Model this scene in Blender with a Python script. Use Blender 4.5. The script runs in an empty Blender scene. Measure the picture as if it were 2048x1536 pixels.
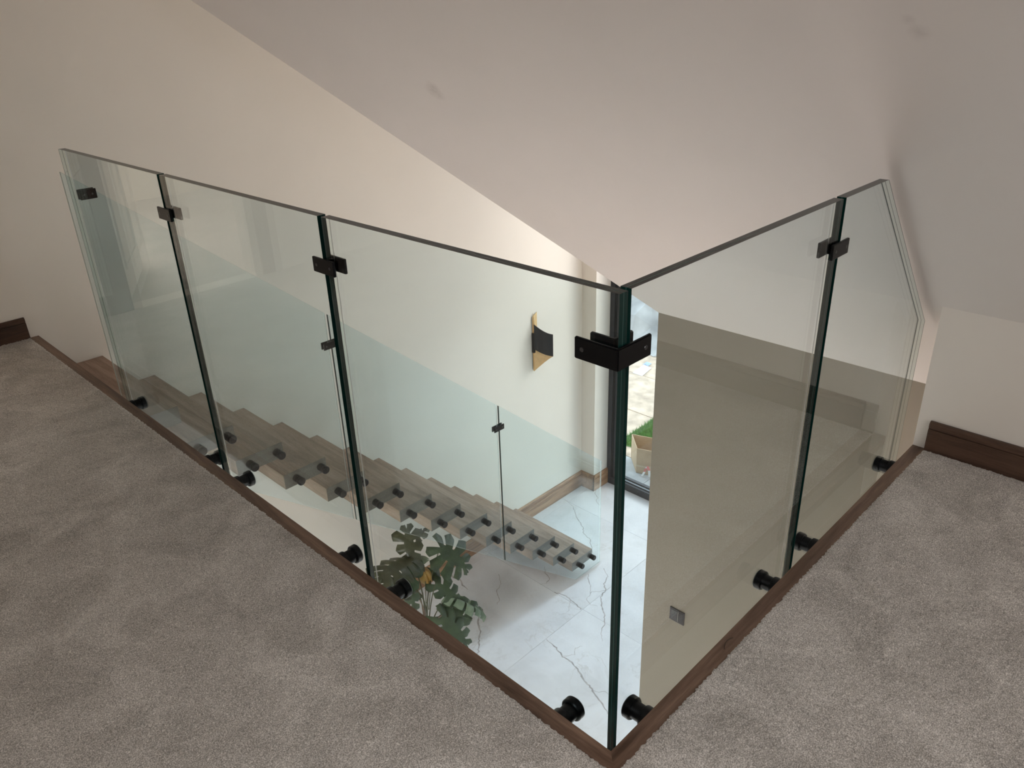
import bpy, bmesh, math, random
import numpy as np
from mathutils import Vector, Matrix

random.seed(7)
rng = np.random.default_rng(7)
sc = bpy.context.scene
COL = sc.collection

# ------------------------------------------------------------------ camera
cam_d = bpy.data.cameras.new('camera')
cam = bpy.data.objects.new('camera', cam_d)
COL.objects.link(cam)
sc.camera = cam
cam_d.sensor_width = 36.0
cam_d.lens = 1575.516 / 2048 * 36
cam_d.clip_start = 0.05
RX = Vector((0.69709629, -0.71622184, -0.03290955))
RY = Vector((-0.33092244, -0.28068826, -0.90094641))
RZ = Vector((0.63604017, 0.63893691, -0.43268063))
M4 = Matrix((RX, -RY, -RZ)).transposed().to_4x4()
M4.translation = Vector((-1.04888692, -0.77039778, 1.57852673))
cam.matrix_world = M4

# ------------------------------------------------------------------ world, lights, exposure
W = bpy.data.worlds.new('sky')
sc.world = W
W.use_nodes = True
bg = W.node_tree.nodes['Background']
bg.inputs['Color'].default_value = (0.84, 0.92, 1.0, 1)
bg.inputs['Strength'].default_value = 2.7
try:
    W.cycles.sampling_method = 'MANUAL'
    W.cycles.sample_map_resolution = 256
except Exception:
    pass


def area(name, loc, direction, sx, sy, power, color, portal=False, spread=180):
    l = bpy.data.lights.new(name, 'AREA')
    l.shape = 'RECTANGLE'
    l.size = sx
    l.size_y = sy
    l.energy = power
    l.color = color
    l.spread = math.radians(spread)
    if portal:
        l.cycles.is_portal = True
    o = bpy.data.objects.new(name, l)
    COL.objects.link(o)
    o.location = loc
    o.rotation_euler = Vector(direction).to_track_quat('-Z', 'Y').to_euler()
    return o


# daylight through the hall's glazed gable (sky portal), fill lamps added unseen in hall, landing and ground floor, and the lit room next door
area('hall_window_portal', (5.12, 2.72, -0.45), (-1, 0, 0), 2.3, 5.8, 1, (1, 1, 1), portal=True)
area('hall_gable_daylight', (4.93, 2.9, 0.1), (-1, 0.0, -0.5), 1.3, 1.3, 13, (1.0, 0.95, 0.98))
area('hall_fill', (3.1, 2.3, 0.75), (0, 0, -1), 1.2, 0.8, 22, (0.68, 0.84, 1.0), spread=88)  # added fill high in the hall, not a visible fitting
area('ground_floor_fill', (1.3, -1.7, -0.46), (0, 0, -1), 1.6, 2.0, 118, (1.0, 0.935, 0.90), spread=112)  # added fill; its bounce off the floor lifts the sloping ceiling
area('ground_floor_side_fill', (-1.7, 2.0, -0.46), (0.35, 0.1, -1), 1.4, 2.4, 190, (1.0, 0.925, 0.89), spread=125)  # unseen fill added for the wall and floor under the stairs
area('landing_top_fill', (-1.85, -0.5, 1.72), (0.62, 0.0, -0.78), 0.9, 1.2, 8.5, (0.97, 0.97, 1.0), spread=112)  # fill added overhead to brighten the carpet; the slope has no opening
area('landing_back_fill', (0.2, -2.9, 1.05), (0, 1, -0.16), 1.2, 1.0, 17, (0.96, 0.95, 1.0))  # fill added behind the camera; the back wall has no window
area('bedroom_lamp', (-0.9, 5.6, 2.3), (0, -0.1, -1), 0.5, 0.5, 60, (1.0, 0.95, 0.9))
sl = bpy.data.lights.new('sun', 'SUN')
sl.energy = 1.2
sl.angle = math.radians(22)
sl.color = (1.0, 0.92, 0.80)
so = bpy.data.objects.new('sun', sl)
COL.objects.link(so)
so.location = (9, 0, 6)
so.rotation_euler = Vector((-0.8, 0.75, -0.75)).to_track_quat('-Z', 'Y').to_euler()

sc.view_settings.view_transform = 'Standard'
sc.view_settings.look = 'None'
sc.view_settings.exposure = 0.0
sc.view_settings.gamma = 1.0
sc.view_settings.use_curve_mapping = False
sc.cycles.use_denoising = True
sc.cycles.max_bounces = 10
sc.cycles.diffuse_bounces = 6
sc.cycles.transparent_max_bounces = 40
sc.cycles.caustics_reflective = False
sc.cycles.caustics_refractive = False
sc.cycles.sample_clamp_indirect = 6


# ------------------------------------------------------------------ materials
def new_mat(name):
    m = bpy.data.materials.new(name)
    m.use_nodes = True
    nt = m.node_tree
    nt.nodes.clear()
    out = nt.nodes.new('ShaderNodeOutputMaterial')
    return m, nt, out


def N(nt, kind, **kw):
    n = nt.nodes.new(kind)
    for k, v in kw.items():
        if k in n.inputs:
            n.inputs[k].default_value = v
        else:
            setattr(n, k, v)
    return n


def math_n(nt, op, a, b=None, clamp=False):
    n = nt.nodes.new('ShaderNodeMath')
    n.operation = op
    n.use_clamp = clamp
    for i, v in enumerate((a, b)):
        if v is None:
            continue
        if isinstance(v, (int, float)):
            n.inputs[i].default_value = v
        else:
            nt.links.new(v, n.inputs[i])
    return n.outputs[0]


def ramp(nt, fac, stops):
    r = nt.nodes.new('ShaderNodeValToRGB')
    cr = r.color_ramp
    while len(cr.elements) < len(stops):
        cr.elements.new(0.5)
    for e, (p, c) in zip(cr.elements, stops):
        e.position = p
        e.color = (*c, 1)
    nt.links.new(fac, r.inputs[0])
    return r.outputs[0]


def pbr(name, color, rough=0.5, metal=0.0, spec=0.5, noise=None, bump=None):
    """plain principled material; noise=(scale, amount) varies the colour, bump=(scale, strength, distance)"""
    m, nt, out = new_mat(name)
    p = N(nt, 'ShaderNodeBsdfPrincipled', Roughness=rough, Metallic=metal)
    p.inputs['Specular IOR Level'].default_value = spec
    p.inputs['Base Color'].default_value = (*color, 1)
    tc = N(nt, 'ShaderNodeTexCoord')
    if noise:
        n = N(nt, 'ShaderNodeTexNoise', Scale=noise[0], Detail=4.0)
        nt.links.new(tc.outputs['Object'], n.inputs['Vector'])
        a = noise[1]
        c = ramp(nt, n.outputs['Fac'], [(0.3, [x * (1 - a) for x in color]), (0.7, [min(1, x * (1 + a)) for x in color])])
        nt.links.new(c, p.inputs['Base Color'])
    if bump:
        n = N(nt, 'ShaderNodeTexNoise', Scale=bump[0], Detail=3.0)
        nt.links.new(tc.outputs['Object'], n.inputs['Vector'])
        b = N(nt, 'ShaderNodeBump', Strength=bump[1], Distance=bump[2])
        nt.links.new(n.outputs['Fac'], b.inputs['Height'])
        nt.links.new(b.outputs[0], p.inputs['Normal'])
    nt.links.new(p.outputs[0], out.inputs[0])
    return m


def wood(name, dark, mid, light, axis, rough=0.45, scale=1.0):
    m, nt, out = new_mat(name)
    p = N(nt, 'ShaderNodeBsdfPrincipled', Roughness=rough)
    p.inputs['Specular IOR Level'].default_value = 0.35
    tc = N(nt, 'ShaderNodeTexCoord')
    oi = N(nt, 'ShaderNodeObjectInfo')
    add = N(nt, 'ShaderNodeVectorMath', operation='ADD')
    sc_r = N(nt, 'ShaderNodeVectorMath', operation='SCALE')
    comb = N(nt, 'ShaderNodeCombineXYZ')
    for i in range(3):
        nt.links.new(oi.outputs['Random'], comb.inputs[i])
    nt.links.new(comb.outputs[0], sc_r.inputs[0])
    sc_r.inputs['Scale'].default_value = 40.0
    mp = N(nt, 'ShaderNodeMapping')
    s = [14 * scale] * 3
    s[axis] = 1.1 * scale
    mp.inputs['Scale'].default_value = s
    nt.links.new(tc.outputs['Object'], mp.inputs[0])
    nt.links.new(mp.outputs[0], add.inputs[0])
    nt.links.new(sc_r.outputs[0], add.inputs[1])
    n1 = N(nt, 'ShaderNodeTexNoise', Scale=1.0, Detail=5.0, Roughness=0.6, Distortion=1.2)
    n2 = N(nt, 'ShaderNodeTexNoise', Scale=9.0, Detail=3.0, Roughness=0.7)
    nt.links.new(add.outputs[0], n1.inputs['Vector'])
    nt.links.new(add.outputs[0], n2.inputs['Vector'])
    f = math_n(nt, 'ADD', math_n(nt, 'MULTIPLY', n1.outputs['Fac'], 0.7), math_n(nt, 'MULTIPLY', n2.outputs['Fac'], 0.3))
    c = ramp(nt, f, [(0.34, dark), (0.5, mid), (0.66, light)])
    nt.links.new(c, p.inputs['Base Color'])
    b = N(nt, 'ShaderNodeBump', Strength=0.25, Distance=0.002)
    nt.links.new(n2.outputs['Fac'], b.inputs['Height'])
    nt.links.new(b.outputs[0], p.inputs['Normal'])
    nt.links.new(p.outputs[0], out.inputs[0])
    return m


def paint_mat(name, color, smudges=()):
    """matt wall paint with a faint roller texture; smudges = old scuff marks (world point, radius, strength)"""
    m, nt, out = new_mat(name)
    p = N(nt, 'ShaderNodeBsdfPrincipled', Roughness=0.62)
    p.inputs['Specular IOR Level'].default_value = 0.3
    geo = N(nt, 'ShaderNodeNewGeometry')
    n = N(nt, 'ShaderNodeTexNoise', Scale=2.2, Detail=3.0)
    nt.links.new(geo.outputs['Position'], n.inputs['Vector'])
    c = ramp(nt, n.outputs['Fac'], [(0.3, [x * 0.975 for x in color]), (0.7, color)])
    for pt, rad, st in smudges:
        d = N(nt, 'ShaderNodeVectorMath', operation='SUBTRACT')
        nt.links.new(geo.outputs['Position'], d.inputs[0])
        d.inputs[1].default_value = pt
        n2 = N(nt, 'ShaderNodeTexNoise', Scale=45.0, Detail=2.0)
        nt.links.new(geo.outputs['Position'], n2.inputs['Vector'])
        ln = N(nt, 'ShaderNodeVectorMath', operation='LENGTH')
        nt.links.new(d.outputs[0], ln.inputs[0])
        w = math_n(nt, 'SUBTRACT', 1.0, math_n(nt, 'DIVIDE', ln.outputs['Value'], rad), clamp=True)
        w = math_n(nt, 'MULTIPLY', math_n(nt, 'MULTIPLY', w, n2.outputs['Fac']), st, clamp=True)
        mx = N(nt, 'ShaderNodeMix', data_type='RGBA')
        nt.links.new(w, mx.inputs[0])
        nt.links.new(c, mx.inputs[6])
        mx.inputs[7].default_value = (0.30, 0.24, 0.20, 1)
        c = mx.outputs[2]
    nt.links.new(c, p.inputs['Base Color'])
    n3 = N(nt, 'ShaderNodeTexNoise', Scale=260.0, Detail=2.0)
    nt.links.new(geo.outputs['Position'], n3.inputs['Vector'])
    b = N(nt, 'ShaderNodeBump', Strength=0.08, Distance=0.001)
    nt.links.new(n3.outputs['Fac'], b.inputs['Height'])
    nt.links.new(b.outputs[0], p.inputs['Normal'])
    nt.links.new(p.outputs[0], out.inputs[0])
    return m


def thin_glass(name, tint):
    m, nt, out = new_mat(name)
    geo = N(nt, 'ShaderNodeNewGeometry')
    d = N(nt, 'ShaderNodeVectorMath', operation='DOT_PRODUCT')
    nt.links.new(geo.outputs['Normal'], d.inputs[0])
    nt.links.new(geo.outputs['Incoming'], d.inputs[1])
    c = math_n(nt, 'ABSOLUTE', d.outputs['Value'])
    f = math_n(nt, 'POWER', math_n(nt, 'SUBTRACT', 1.0, c, clamp=True), 5.0)
    f = math_n(nt, 'ADD', math_n(nt, 'MULTIPLY', f, 0.96), 0.04)
    t = N(nt, 'ShaderNodeBsdfTransparent', Color=(*tint, 1))
    g = N(nt, 'ShaderNodeBsdfGlossy', Roughness=0.0)
    mx = N(nt, 'ShaderNodeMixShader')
    nt.links.new(f, mx.inputs[0])
    nt.links.new(t.outputs[0], mx.inputs[1])
    nt.links.new(g.outputs[0], mx.inputs[2])
    nt.links.new(mx.outputs[0], out.inputs[0])
    return m


def glass_edge(name, dark, inner, soft=0.22):
    """cut edge of a pane: bottle green seen end-on from outside, clear and pale seen from inside the pane"""
    m, nt, out = new_mat(name)
    geo = N(nt, 'ShaderNodeNewGeometry')
    p = N(nt, 'ShaderNodeBsdfPrincipled', Roughness=0.22)
    p.inputs['Base Color'].default_value = (*dark, 1)
    p.inputs['Specular IOR Level'].default_value = 0.2
    tr = N(nt, 'ShaderNodeBsdfTransparent', Color=(*inner, 1))
    df = N(nt, 'ShaderNodeBsdfTranslucent', Color=(*inner, 1))
    a = N(nt, 'ShaderNodeMixShader', Fac=soft)
    nt.links.new(tr.outputs[0], a.inputs[1])
    nt.links.new(df.outputs[0], a.inputs[2])
    mx = N(nt, 'ShaderNodeMixShader')
    nt.links.new(geo.outputs['Backfacing'], mx.inputs[0])
    nt.links.new(p.outputs[0], mx.inputs[1])
    nt.links.new(a.outputs[0], mx.inputs[2])
    nt.links.new(mx.outputs[0], out.inputs[0])
    return m


def carpet_mat():
    m, nt, out = new_mat('carpet_pile')
    p = N(nt, 'ShaderNodeBsdfPrincipled', Roughness=0.95)
    p.inputs['Specular IOR Level'].default_value = 0.08
    p.inputs['Sheen Weight'].default_value = 0.25
    p.inputs['Sheen Roughness'].default_value = 0.5
    geo = N(nt, 'ShaderNodeNewGeometry')
    n1 = N(nt, 'ShaderNodeTexNoise', Scale=330.0, Detail=2.0)
    n2 = N(nt, 'ShaderNodeTexNoise', Scale=4.5, Detail=4.0, Roughness=0.62, Distortion=0.8)
    for n in (n1, n2):
        nt.links.new(geo.outputs['Position'], n.inputs['Vector'])
    f = math_n(nt, 'ADD', math_n(nt, 'MULTIPLY', n1.outputs['Fac'], 0.72), math_n(nt, 'MULTIPLY', n2.outputs['Fac'], 0.28))
    c = ramp(nt, f, [(0.36, (0.25, 0.228, 0.198)), (0.5, (0.475, 0.438, 0.392)), (0.64, (0.82, 0.77, 0.71))])
    nt.links.new(c, p.inputs['Base Color'])
    nt.links.new(p.outputs[0], out.inputs[0])
    return m


def marble_mat():
    m, nt, out = new_mat('marble_tile')
    p = N(nt, 'ShaderNodeBsdfPrincipled', Roughness=0.16)
    p.inputs['Specular IOR Level'].default_value = 0.5
    geo = N(nt, 'ShaderNodeNewGeometry')
    oi = N(nt, 'ShaderNodeObjectInfo')
    cmb = N(nt, 'ShaderNodeCombineXYZ')
    nt.links.new(math_n(nt, 'MULTIPLY', oi.outputs['Random'], 30.0), cmb.inputs[2])
    add = N(nt, 'ShaderNodeVectorMath', operation='ADD')
    nt.links.new(geo.outputs['Position'], add.inputs[0])
    nt.links.new(cmb.outputs[0], add.inputs[1])
    n1 = N(nt, 'ShaderNodeTexNoise', Scale=2.4, Detail=6.0, Roughness=0.6, Distortion=0.6)
    nt.links.new(add.outputs[0], n1.inputs['Vector'])
    base = ramp(nt, n1.outputs['Fac'], [(0.3, (0.66, 0.665, 0.68)), (0.5, (0.74, 0.745, 0.765)), (0.7, (0.79, 0.795, 0.815))])
    n2 = N(nt, 'ShaderNodeTexNoise', Scale=1.7, Detail=7.0, Roughness=0.62, Distortion=0.5)
    nt.links.new(add.outputs[0], n2.inputs['Vector'])
    v = math_n(nt, 'ABSOLUTE', math_n(nt, 'SUBTRACT', n2.outputs['Fac'], 0.5))
    v = math_n(nt, 'SUBTRACT', 1.0, math_n(nt, 'DIVIDE', v, 0.012), clamp=True)
    n3 = N(nt, 'ShaderNodeTexNoise', Scale=3.3, Detail=2.0)
    nt.links.new(add.outputs[0], n3.inputs['Vector'])
    v = math_n(nt, 'MULTIPLY', v, math_n(nt, 'MULTIPLY', math_n(nt, 'SUBTRACT', n3.outputs['Fac'], 0.42), 2.2, clamp=True), clamp=True)
    mx = N(nt, 'ShaderNodeMix', data_type='RGBA')
    nt.links.new(v, mx.inputs[0])
    nt.links.new(base, mx.inputs[6])
    mx.inputs[7].default_value = (0.55, 0.53, 0.52, 1)
    nt.links.new(mx.outputs[2], p.inputs['Base Color'])
    nt.links.new(p.outputs[0], out.inputs[0])
    return m


def leaf_mat(name, a, b, rough=0.32):
    m, nt, out = new_mat(name)
    p = N(nt, 'ShaderNodeBsdfPrincipled', Roughness=rough)
    tc = N(nt, 'ShaderNodeTexCoord')
    n = N(nt, 'ShaderNodeTexNoise', Scale=14.0, Detail=3.0)
    nt.links.new(tc.outputs['Object'], n.inputs['Vector'])
    c = ramp(nt, n.outputs['Fac'], [(0.35, a), (0.68, b)])
    nt.links.new(c, p.inputs['Base Color'])
    t = N(nt, 'ShaderNodeBsdfTranslucent')
    nt.links.new(c, t.inputs['Color'])
    mx = N(nt, 'ShaderNodeMixShader', Fac=0.18)
    nt.links.new(p.outputs[0], mx.inputs[1])
    nt.links.new(t.outputs[0], mx.inputs[2])
    nt.links.new(mx.outputs[0], out.inputs[0])
    return m


PAINT = (0.84, 0.785, 0.705)
M = {}
M['wall'] = paint_mat('wall_paint', PAINT)
M['ceiling'] = paint_mat('ceiling_paint', (0.82, 0.765, 0.715), [((1.185, 1.86, 1.268), 0.055, 0.5), ((1.16, 1.84, 1.293), 0.04, 0.35), ((0.958, -0.079, 1.495), 0.03, 0.4), ((0.93, -0.06, 1.52), 0.02, 0.3)])
M['tan'] = paint_mat('void_wall_shade', (0.33, 0.29, 0.235))  # same paint as the other walls, dimness of the void put into the colour
WD = ((0.072, 0.040, 0.025), (0.155, 0.092, 0.060), (0.26, 0.165, 0.112))
M['walnut_x'] = wood('walnut_along_x', *WD, 0)
M['walnut_y'] = wood('walnut_along_y', *WD, 1)
M['walnut_z'] = wood('walnut_upright', *WD, 2)
DK = ((0.035, 0.017, 0.010), (0.075, 0.040, 0.025), (0.12, 0.067, 0.043))
M['dark_walnut_x'] = wood('dark_walnut_along_x', *DK, 0)
M['dark_walnut_y'] = wood('dark_walnut_along_y', *DK, 1)
TR = ((0.20, 0.12, 0.08), (0.34, 0.225, 0.16), (0.46, 0.32, 0.24))
M['tread_wood'] = wood('tread_walnut', *TR, 1, rough=0.4)
M['end_grain'] = wood('tread_end_grain', (0.11, 0.08, 0.06), (0.17, 0.13, 0.10), (0.23, 0.175, 0.14), 0)
M['skirting_wood'] = wood('hall_skirting_walnut', (0.18, 0.09, 0.045), (0.36, 0.20, 0.11), (0.52, 0.33, 0.19), 0, rough=0.35)
M['glass'] = thin_glass('clear_balustrade_glass', (0.915, 0.968, 0.978))
M['edge'] = glass_edge('glass_cut_edge', (0.004, 0.030, 0.025), (0.92, 0.98, 0.96), 0.07)
M['layer'] = glass_edge('glass_interlayer', (0.045, 0.10, 0.09), (0.30, 0.38, 0.36), 0.08)
M['top_edge'] = glass_edge('glass_top_edge', (0.012, 0.018, 0.016), (0.30, 0.36, 0.33))
M['arris'] = glass_edge('glass_ground_arris', (0.02, 0.045, 0.04), (0.10, 0.14, 0.13), 0.5)
M['arris_glint'] = glass_edge('ground_arris_glint', (0.012, 0.03, 0.026), (0.97, 1.0, 0.99), 0.7)  # ground arris again, its bright line at the seams painted in
M['stair_edge'] = glass_edge('stair_glass_edge', (0.025, 0.055, 0.05), (0.9, 0.97, 0.95))
M['lit_edge'] = glass_edge('lit_polished_edge', (0.66, 0.76, 0.72), (0.9, 0.97, 0.95))  # stair glass edge, the light it catches painted in as pale colour
M['window_glass'] = thin_glass('window_glass', (0.985, 0.99, 0.99))
M['black'] = pbr('black_metal', (0.004, 0.004, 0.0045), 0.32, spec=0.22)
M['satin_black'] = pbr('satin_black_metal', (0.010, 0.010, 0.011), 0.42, spec=0.45)
M['screw'] = pbr('dark_screw_steel', (0.12, 0.12, 0.12), 0.3, metal=0.8)
M['carpet'] = carpet_mat()
M['marble'] = marble_mat()
M['vein'] = pbr('marble_vein', (0.43, 0.405, 0.40), 0.18, noise=(20, 0.3))
M['grout'] = pbr('pale_grout', (0.80, 0.80, 0.81), 0.8)
M['white'] = pbr('white_paint', (0.82, 0.82, 0.80), 0.4)
M['frame'] = pbr('anthracite_frame', (0.035, 0.037, 0.042), 0.42, spec=0.4)
M['track'] = pbr('aluminium_track', (0.45, 0.48, 0.50), 0.35, metal=0.6)
M['gasket'] = pbr('window_gasket', (0.004, 0.005, 0.006), 0.5)
M['gold'] = pbr('brushed_gold', (0.83, 0.60, 0.33), 0.34, metal=0.75, noise=(30, 0.08))
M['lamp_black'] = pbr('lamp_black', (0.012, 0.014, 0.019), 0.38, spec=0.5)
M['grey_back'] = pbr('grey_lamp_back', (0.30, 0.29, 0.28), 0.5)
M['switch'] = pbr('graphite_switch', (0.055, 0.052, 0.055), 0.35)
M['switch_light'] = pbr('grey_rocker', (0.10, 0.10, 0.105), 0.3)
M['switch_line'] = pbr('switch_seam', (0.30, 0.29, 0.27), 0.3)
M['paving'] = pbr('beige_paving', (0.60, 0.475, 0.365), 0.8, noise=(6, 0.30), bump=(30, 0.5, 0.01))
M['pale_paving'] = pbr('pale_grey_paving', (0.46, 0.48, 0.49), 0.8, noise=(9, 0.12), bump=(60, 0.4, 0.004))
M['soil'] = pbr('sandy_ground', (0.45, 0.38, 0.30), 0.9, noise=(5, 0.3))
M['grass'] = pbr('lawn_grass', (0.13, 0.30, 0.06), 0.6, noise=(18, 0.35))
M['cardboard'] = pbr('cardboard', (0.52, 0.38, 0.24), 0.75, noise=(12, 0.08))
M['card_tape'] = pbr('parcel_tape', (0.58, 0.47, 0.32), 0.35)
M['sheeting'] = pbr('plastic_sheeting', (0.40, 0.405, 0.405), 0.4, spec=0.3, noise=(2, 0.45))
M['paper'] = pbr('white_paper', (0.86, 0.87, 0.90), 0.6)
M['blue_print'] = pbr('blue_print', (0.40, 0.52, 0.80), 0.6)
M['bag'] = pbr('green_plastic_bag', (0.20, 0.28, 0.25), 0.3, noise=(10, 0.45))
M['red_tape'] = pbr('red_tape', (0.75, 0.18, 0.17), 0.4)
M['white_tape'] = pbr('white_tape', (0.85, 0.85, 0.84), 0.4)
M['fascia'] = pbr('tan_fascia', (0.33, 0.28, 0.23), 0.6)
M['pot'] = pbr('dark_grey_pot', (0.06, 0.06, 0.062), 0.5)
M['pot_soil'] = pbr('potting_soil', (0.05, 0.035, 0.025), 0.95, bump=(80, 1.0, 0.01))
M['leaf'] = leaf_mat('monstera_leaf', (0.022, 0.050, 0.020), (0.052, 0.095, 0.036))
M['leaf_pale'] = leaf_mat('pale_leaf', (0.13, 0.19, 0.12), (0.26, 0.33, 0.22))
M['leaf_olive'] = leaf_mat('olive_leaf', (0.050, 0.060, 0.026), (0.085, 0.095, 0.045))
M['leaf_yellow'] = leaf_mat('yellowed_leaf', (0.40, 0.21, 0.03), (0.55, 0.36, 0.10))
M['stem'] = leaf_mat('leaf_stem', (0.075, 0.085, 0.040), (0.11, 0.12, 0.055), 0.45)
M['brown_stem'] = leaf_mat('brown_stem', (0.16, 0.11, 0.08), (0.22, 0.16, 0.12), 0.6)
M['thread'] = pbr('dark_thread', (0.05, 0.03, 0.02), 0.8)
M['door_white'] = pbr('white_door', (0.80, 0.79, 0.76), 0.35)

# ------------------------------------------------------------------ object helpers
WORLD = {}


def mesh_obj(name, verts, faces, mats, parent=None, fmat=None, smooth=False, origin=None):
    """one mesh object; verts in world metres; parents only ever carry a translation"""
    v = np.asarray(verts, float)
    o_ = np.array(origin) if origin is not None else (v.min(0) + v.max(0)) / 2
    me = bpy.data.meshes.new(name)
    me.from_pydata((v - o_).tolist(), [], faces)
    if not isinstance(mats, (list, tuple)):
        mats = [mats]
    for m in mats:
        me.materials.append(m)
    if fmat:
        me.polygons.foreach_set('material_index', fmat)
    if smooth:
        me.polygons.foreach_set('use_smooth', [True] * len(me.polygons))
    me.update()
    ob = bpy.data.objects.new(name, me)
    COL.objects.link(ob)
    place(ob, o_, parent)
    return ob


def place(ob, loc, parent):
    loc = Vector(loc)
    WORLD[ob.name] = loc.copy()
    if parent:
        ob.parent = parent
        ob.location = loc - WORLD[parent.name]
    else:
        ob.location = loc


def thing(name, loc, label, cat, group=None, kind=None):
    o = bpy.data.objects.new(name, None)
    o.empty_display_size = 0.1
    COL.objects.link(o)
    place(o, loc, None)
    tag(o, label, cat, group)
    if kind:
        o['kind'] = kind
    return o


def tag(o, label, cat, group=None):
    o['label'] = label
    o['category'] = cat
    if group:
        o['group'] = group
    return o


def structure(o, label, cat):
    o['kind'] = 'structure'
    return tag(o, label, cat)


class MB:
    """collects shapes of one mesh"""
    def __init__(self):
        self.v, self.f, self.m = [], [], []

    def add(self, verts, faces, mi=0):
        b = len(self.v)
        self.v += [tuple(map(float, p)) for p in verts]
        for f in faces:
            self.f.append([b + i for i in f])
            self.m.append(mi)

    def box(self, lo, hi, bev=0.0, mi=0, rot=None, c=None):
        lo, hi = np.array(lo, float), np.array(hi, float)
        bm = bmesh.new()
        bmesh.ops.create_cube(bm, size=1.0)
        s, ce = hi - lo, (hi + lo) / 2
        for w in bm.verts:
            w.co = Vector((w.co.x * s[0], w.co.y * s[1], w.co.z * s[2]))
        if bev > 0:
            bmesh.ops.bevel(bm, geom=bm.edges[:], offset=bev, segments=2, affect='EDGES', profile=0.5)
        if rot is not None:
            bm.transform(rot.to_4x4())
        bm.verts.index_update()
        self.add([(w.co.x + ce[0], w.co.y + ce[1], w.co.z + ce[2]) for w in bm.verts], [[w.index for w in f.verts] for f in bm.faces], mi)
        bm.free()

    def prism(self, poly, axis_vec, mi=0):
        """closed solid from a planar 3D polygon extruded along axis_vec"""
        n = len(poly)
        a = [Vector(p) for p in poly]
        d = Vector(axis_vec)
        nrm = Vector((0, 0, 0))
        for i in range(n):
            nrm += a[i].cross(a[(i + 1) % n])
        if nrm.dot(d) > 0:
            a = a[::-1]
        vs = a + [p + d for p in a]
        fs = [list(range(n)), list(range(2 * n - 1, n - 1, -1))]
        fs += [[(i + 1) % n, i, n + i, n + (i + 1) % n] for i in range(n)]
        self.add(vs, fs, mi)

    def lathe(self, base, axis, prof, seg=28, mi=0):
        """prof: list of (distance along axis, radius)"""
        ax = Vector(axis).normalized()
        u = ax.orthogonal().normalized()
        w = ax.cross(u)
        vs, fs = [], []
        for h, r in prof:
            for k in range(seg):
                t = 2 * math.pi * k / seg
                vs.append(Vector(base) + ax * h + (u * math.cos(t) + w * math.sin(t)) * r)
        for i in range(len(prof) - 1):
            for k in range(seg):
                k2 = (k + 1) % seg
                fs.append([i * seg + k, i * seg + k2, (i + 1) * seg + k2, (i + 1) * seg + k])
        fs.append([k for k in range(seg)][::-1])
        fs.append([(len(prof) - 1) * seg + k for k in range(seg)])
        self.add(vs, fs, mi)

    def tube(self, pts, radii, seg=7, mi=0):
        pts = [Vector(p) for p in pts]
        if isinstance(radii, (int, float)):
            radii = [radii] * len(pts)
        vs, fs = [], []
        ref = Vector((0.31, 0.2, 0.93)).normalized()
        for i, p in enumerate(pts):
            t = (pts[min(i + 1, len(pts) - 1)] - pts[max(i - 1, 0)]).normalized()
            u = t.cross(ref)
            if u.length < 1e-3:
                u = t.orthogonal()
            u.normalize()
            w = t.cross(u)
            for k in range(seg):
                a = 2 * math.pi * k / seg
                vs.append(p + (u * math.cos(a) + w * math.sin(a)) * radii[i])
        for i in range(len(pts) - 1):
            for k in range(seg):
                k2 = (k + 1) % seg
                fs.append([i * seg + k, i * seg + k2, (i + 1) * seg + k2, (i + 1) * seg + k])
        fs.append(list(range(seg))[::-1])
        fs.append([(len(pts) - 1) * seg + k for k in range(seg)])
        self.add(vs, fs, mi)

    def build(self, name, mats, parent=None, smooth=False, origin=None):
        o = mesh_obj(name, self.v, self.f, mats, parent, self.m, smooth, origin)
        if smooth:
            try:
                o.data.set_sharp_from_angle(angle=math.radians(35))
            except Exception:
                pass
        return o


def box_obj(name, lo, hi, mat, parent=None, bev=0.0):
    b = MB()
    b.box(lo, hi, bev)
    return b.build(name, mat, parent)


def prism_obj(name, poly, vec, mat, parent=None):
    b = MB()
    b.prism(poly, vec)
    return b.build(name, mat, parent)


# ------------------------------------------------------------------ measures of the building
ZF = -3.31          # hall floor
YW = 4.03           # stair wall
XK = 1.889          # knee wall of the landing
XV = 2.44           # wall of the void under the eaves
XG = 5.02           # glazed gable
ROOF = 2.453        # main slope: z = ROOF - x
YB, XB = -3.0, -3.19
RIDGE = -0.65

# ------------------------------------------------------------------ the shell
# ceiling: the main slope with its valley edge, the hall slope that rises behind the valley, the landing's other slope
E0, E1 = (XV, 1.558, ROOF - XV), (-0.21, YW, ROOF + 0.21)
poly = [(RIDGE, YB, ROOF - RIDGE), (XK + 0.1, YB, ROOF - XK - 0.1), (XK + 0.1, 0, ROOF - XK - 0.1), (XV, 0, ROOF - XV), E0, E1, (RIDGE, YW, ROOF - RIDGE)]
o = prism_obj('ceiling', poly, (0.10, 0, 0.10), M['ceiling'])
structure(o, 'large sloping cream ceiling plane falling to the right above the glass balustrade', 'ceiling')
slope2 = (E1[2] - E0[2]) / (E1[1] - E0[1])
zr = lambda y: E0[2] + (y - E0[1]) * slope2
poly = [E0, (XG + 0.15, E0[1], E0[2]), (XG + 0.15, YW, zr(YW)), E1]
o = prism_obj('ceiling', poly, (0, -0.07, 0.12), M['ceiling'])
structure(o, 'second sloping ceiling of the stair hall rising behind the valley edge', 'ceiling')
zl = lambda x: (ROOF - RIDGE) - (RIDGE - x)
poly = [(RIDGE, YB, ROOF - RIDGE), (XB, YB, zl(XB)), (XB, YW, zl(XB)), (RIDGE, YW, ROOF - RIDGE)]
o = prism_obj('ceiling', poly, (-0.10, 0, 0.10), M['ceiling'])
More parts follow.
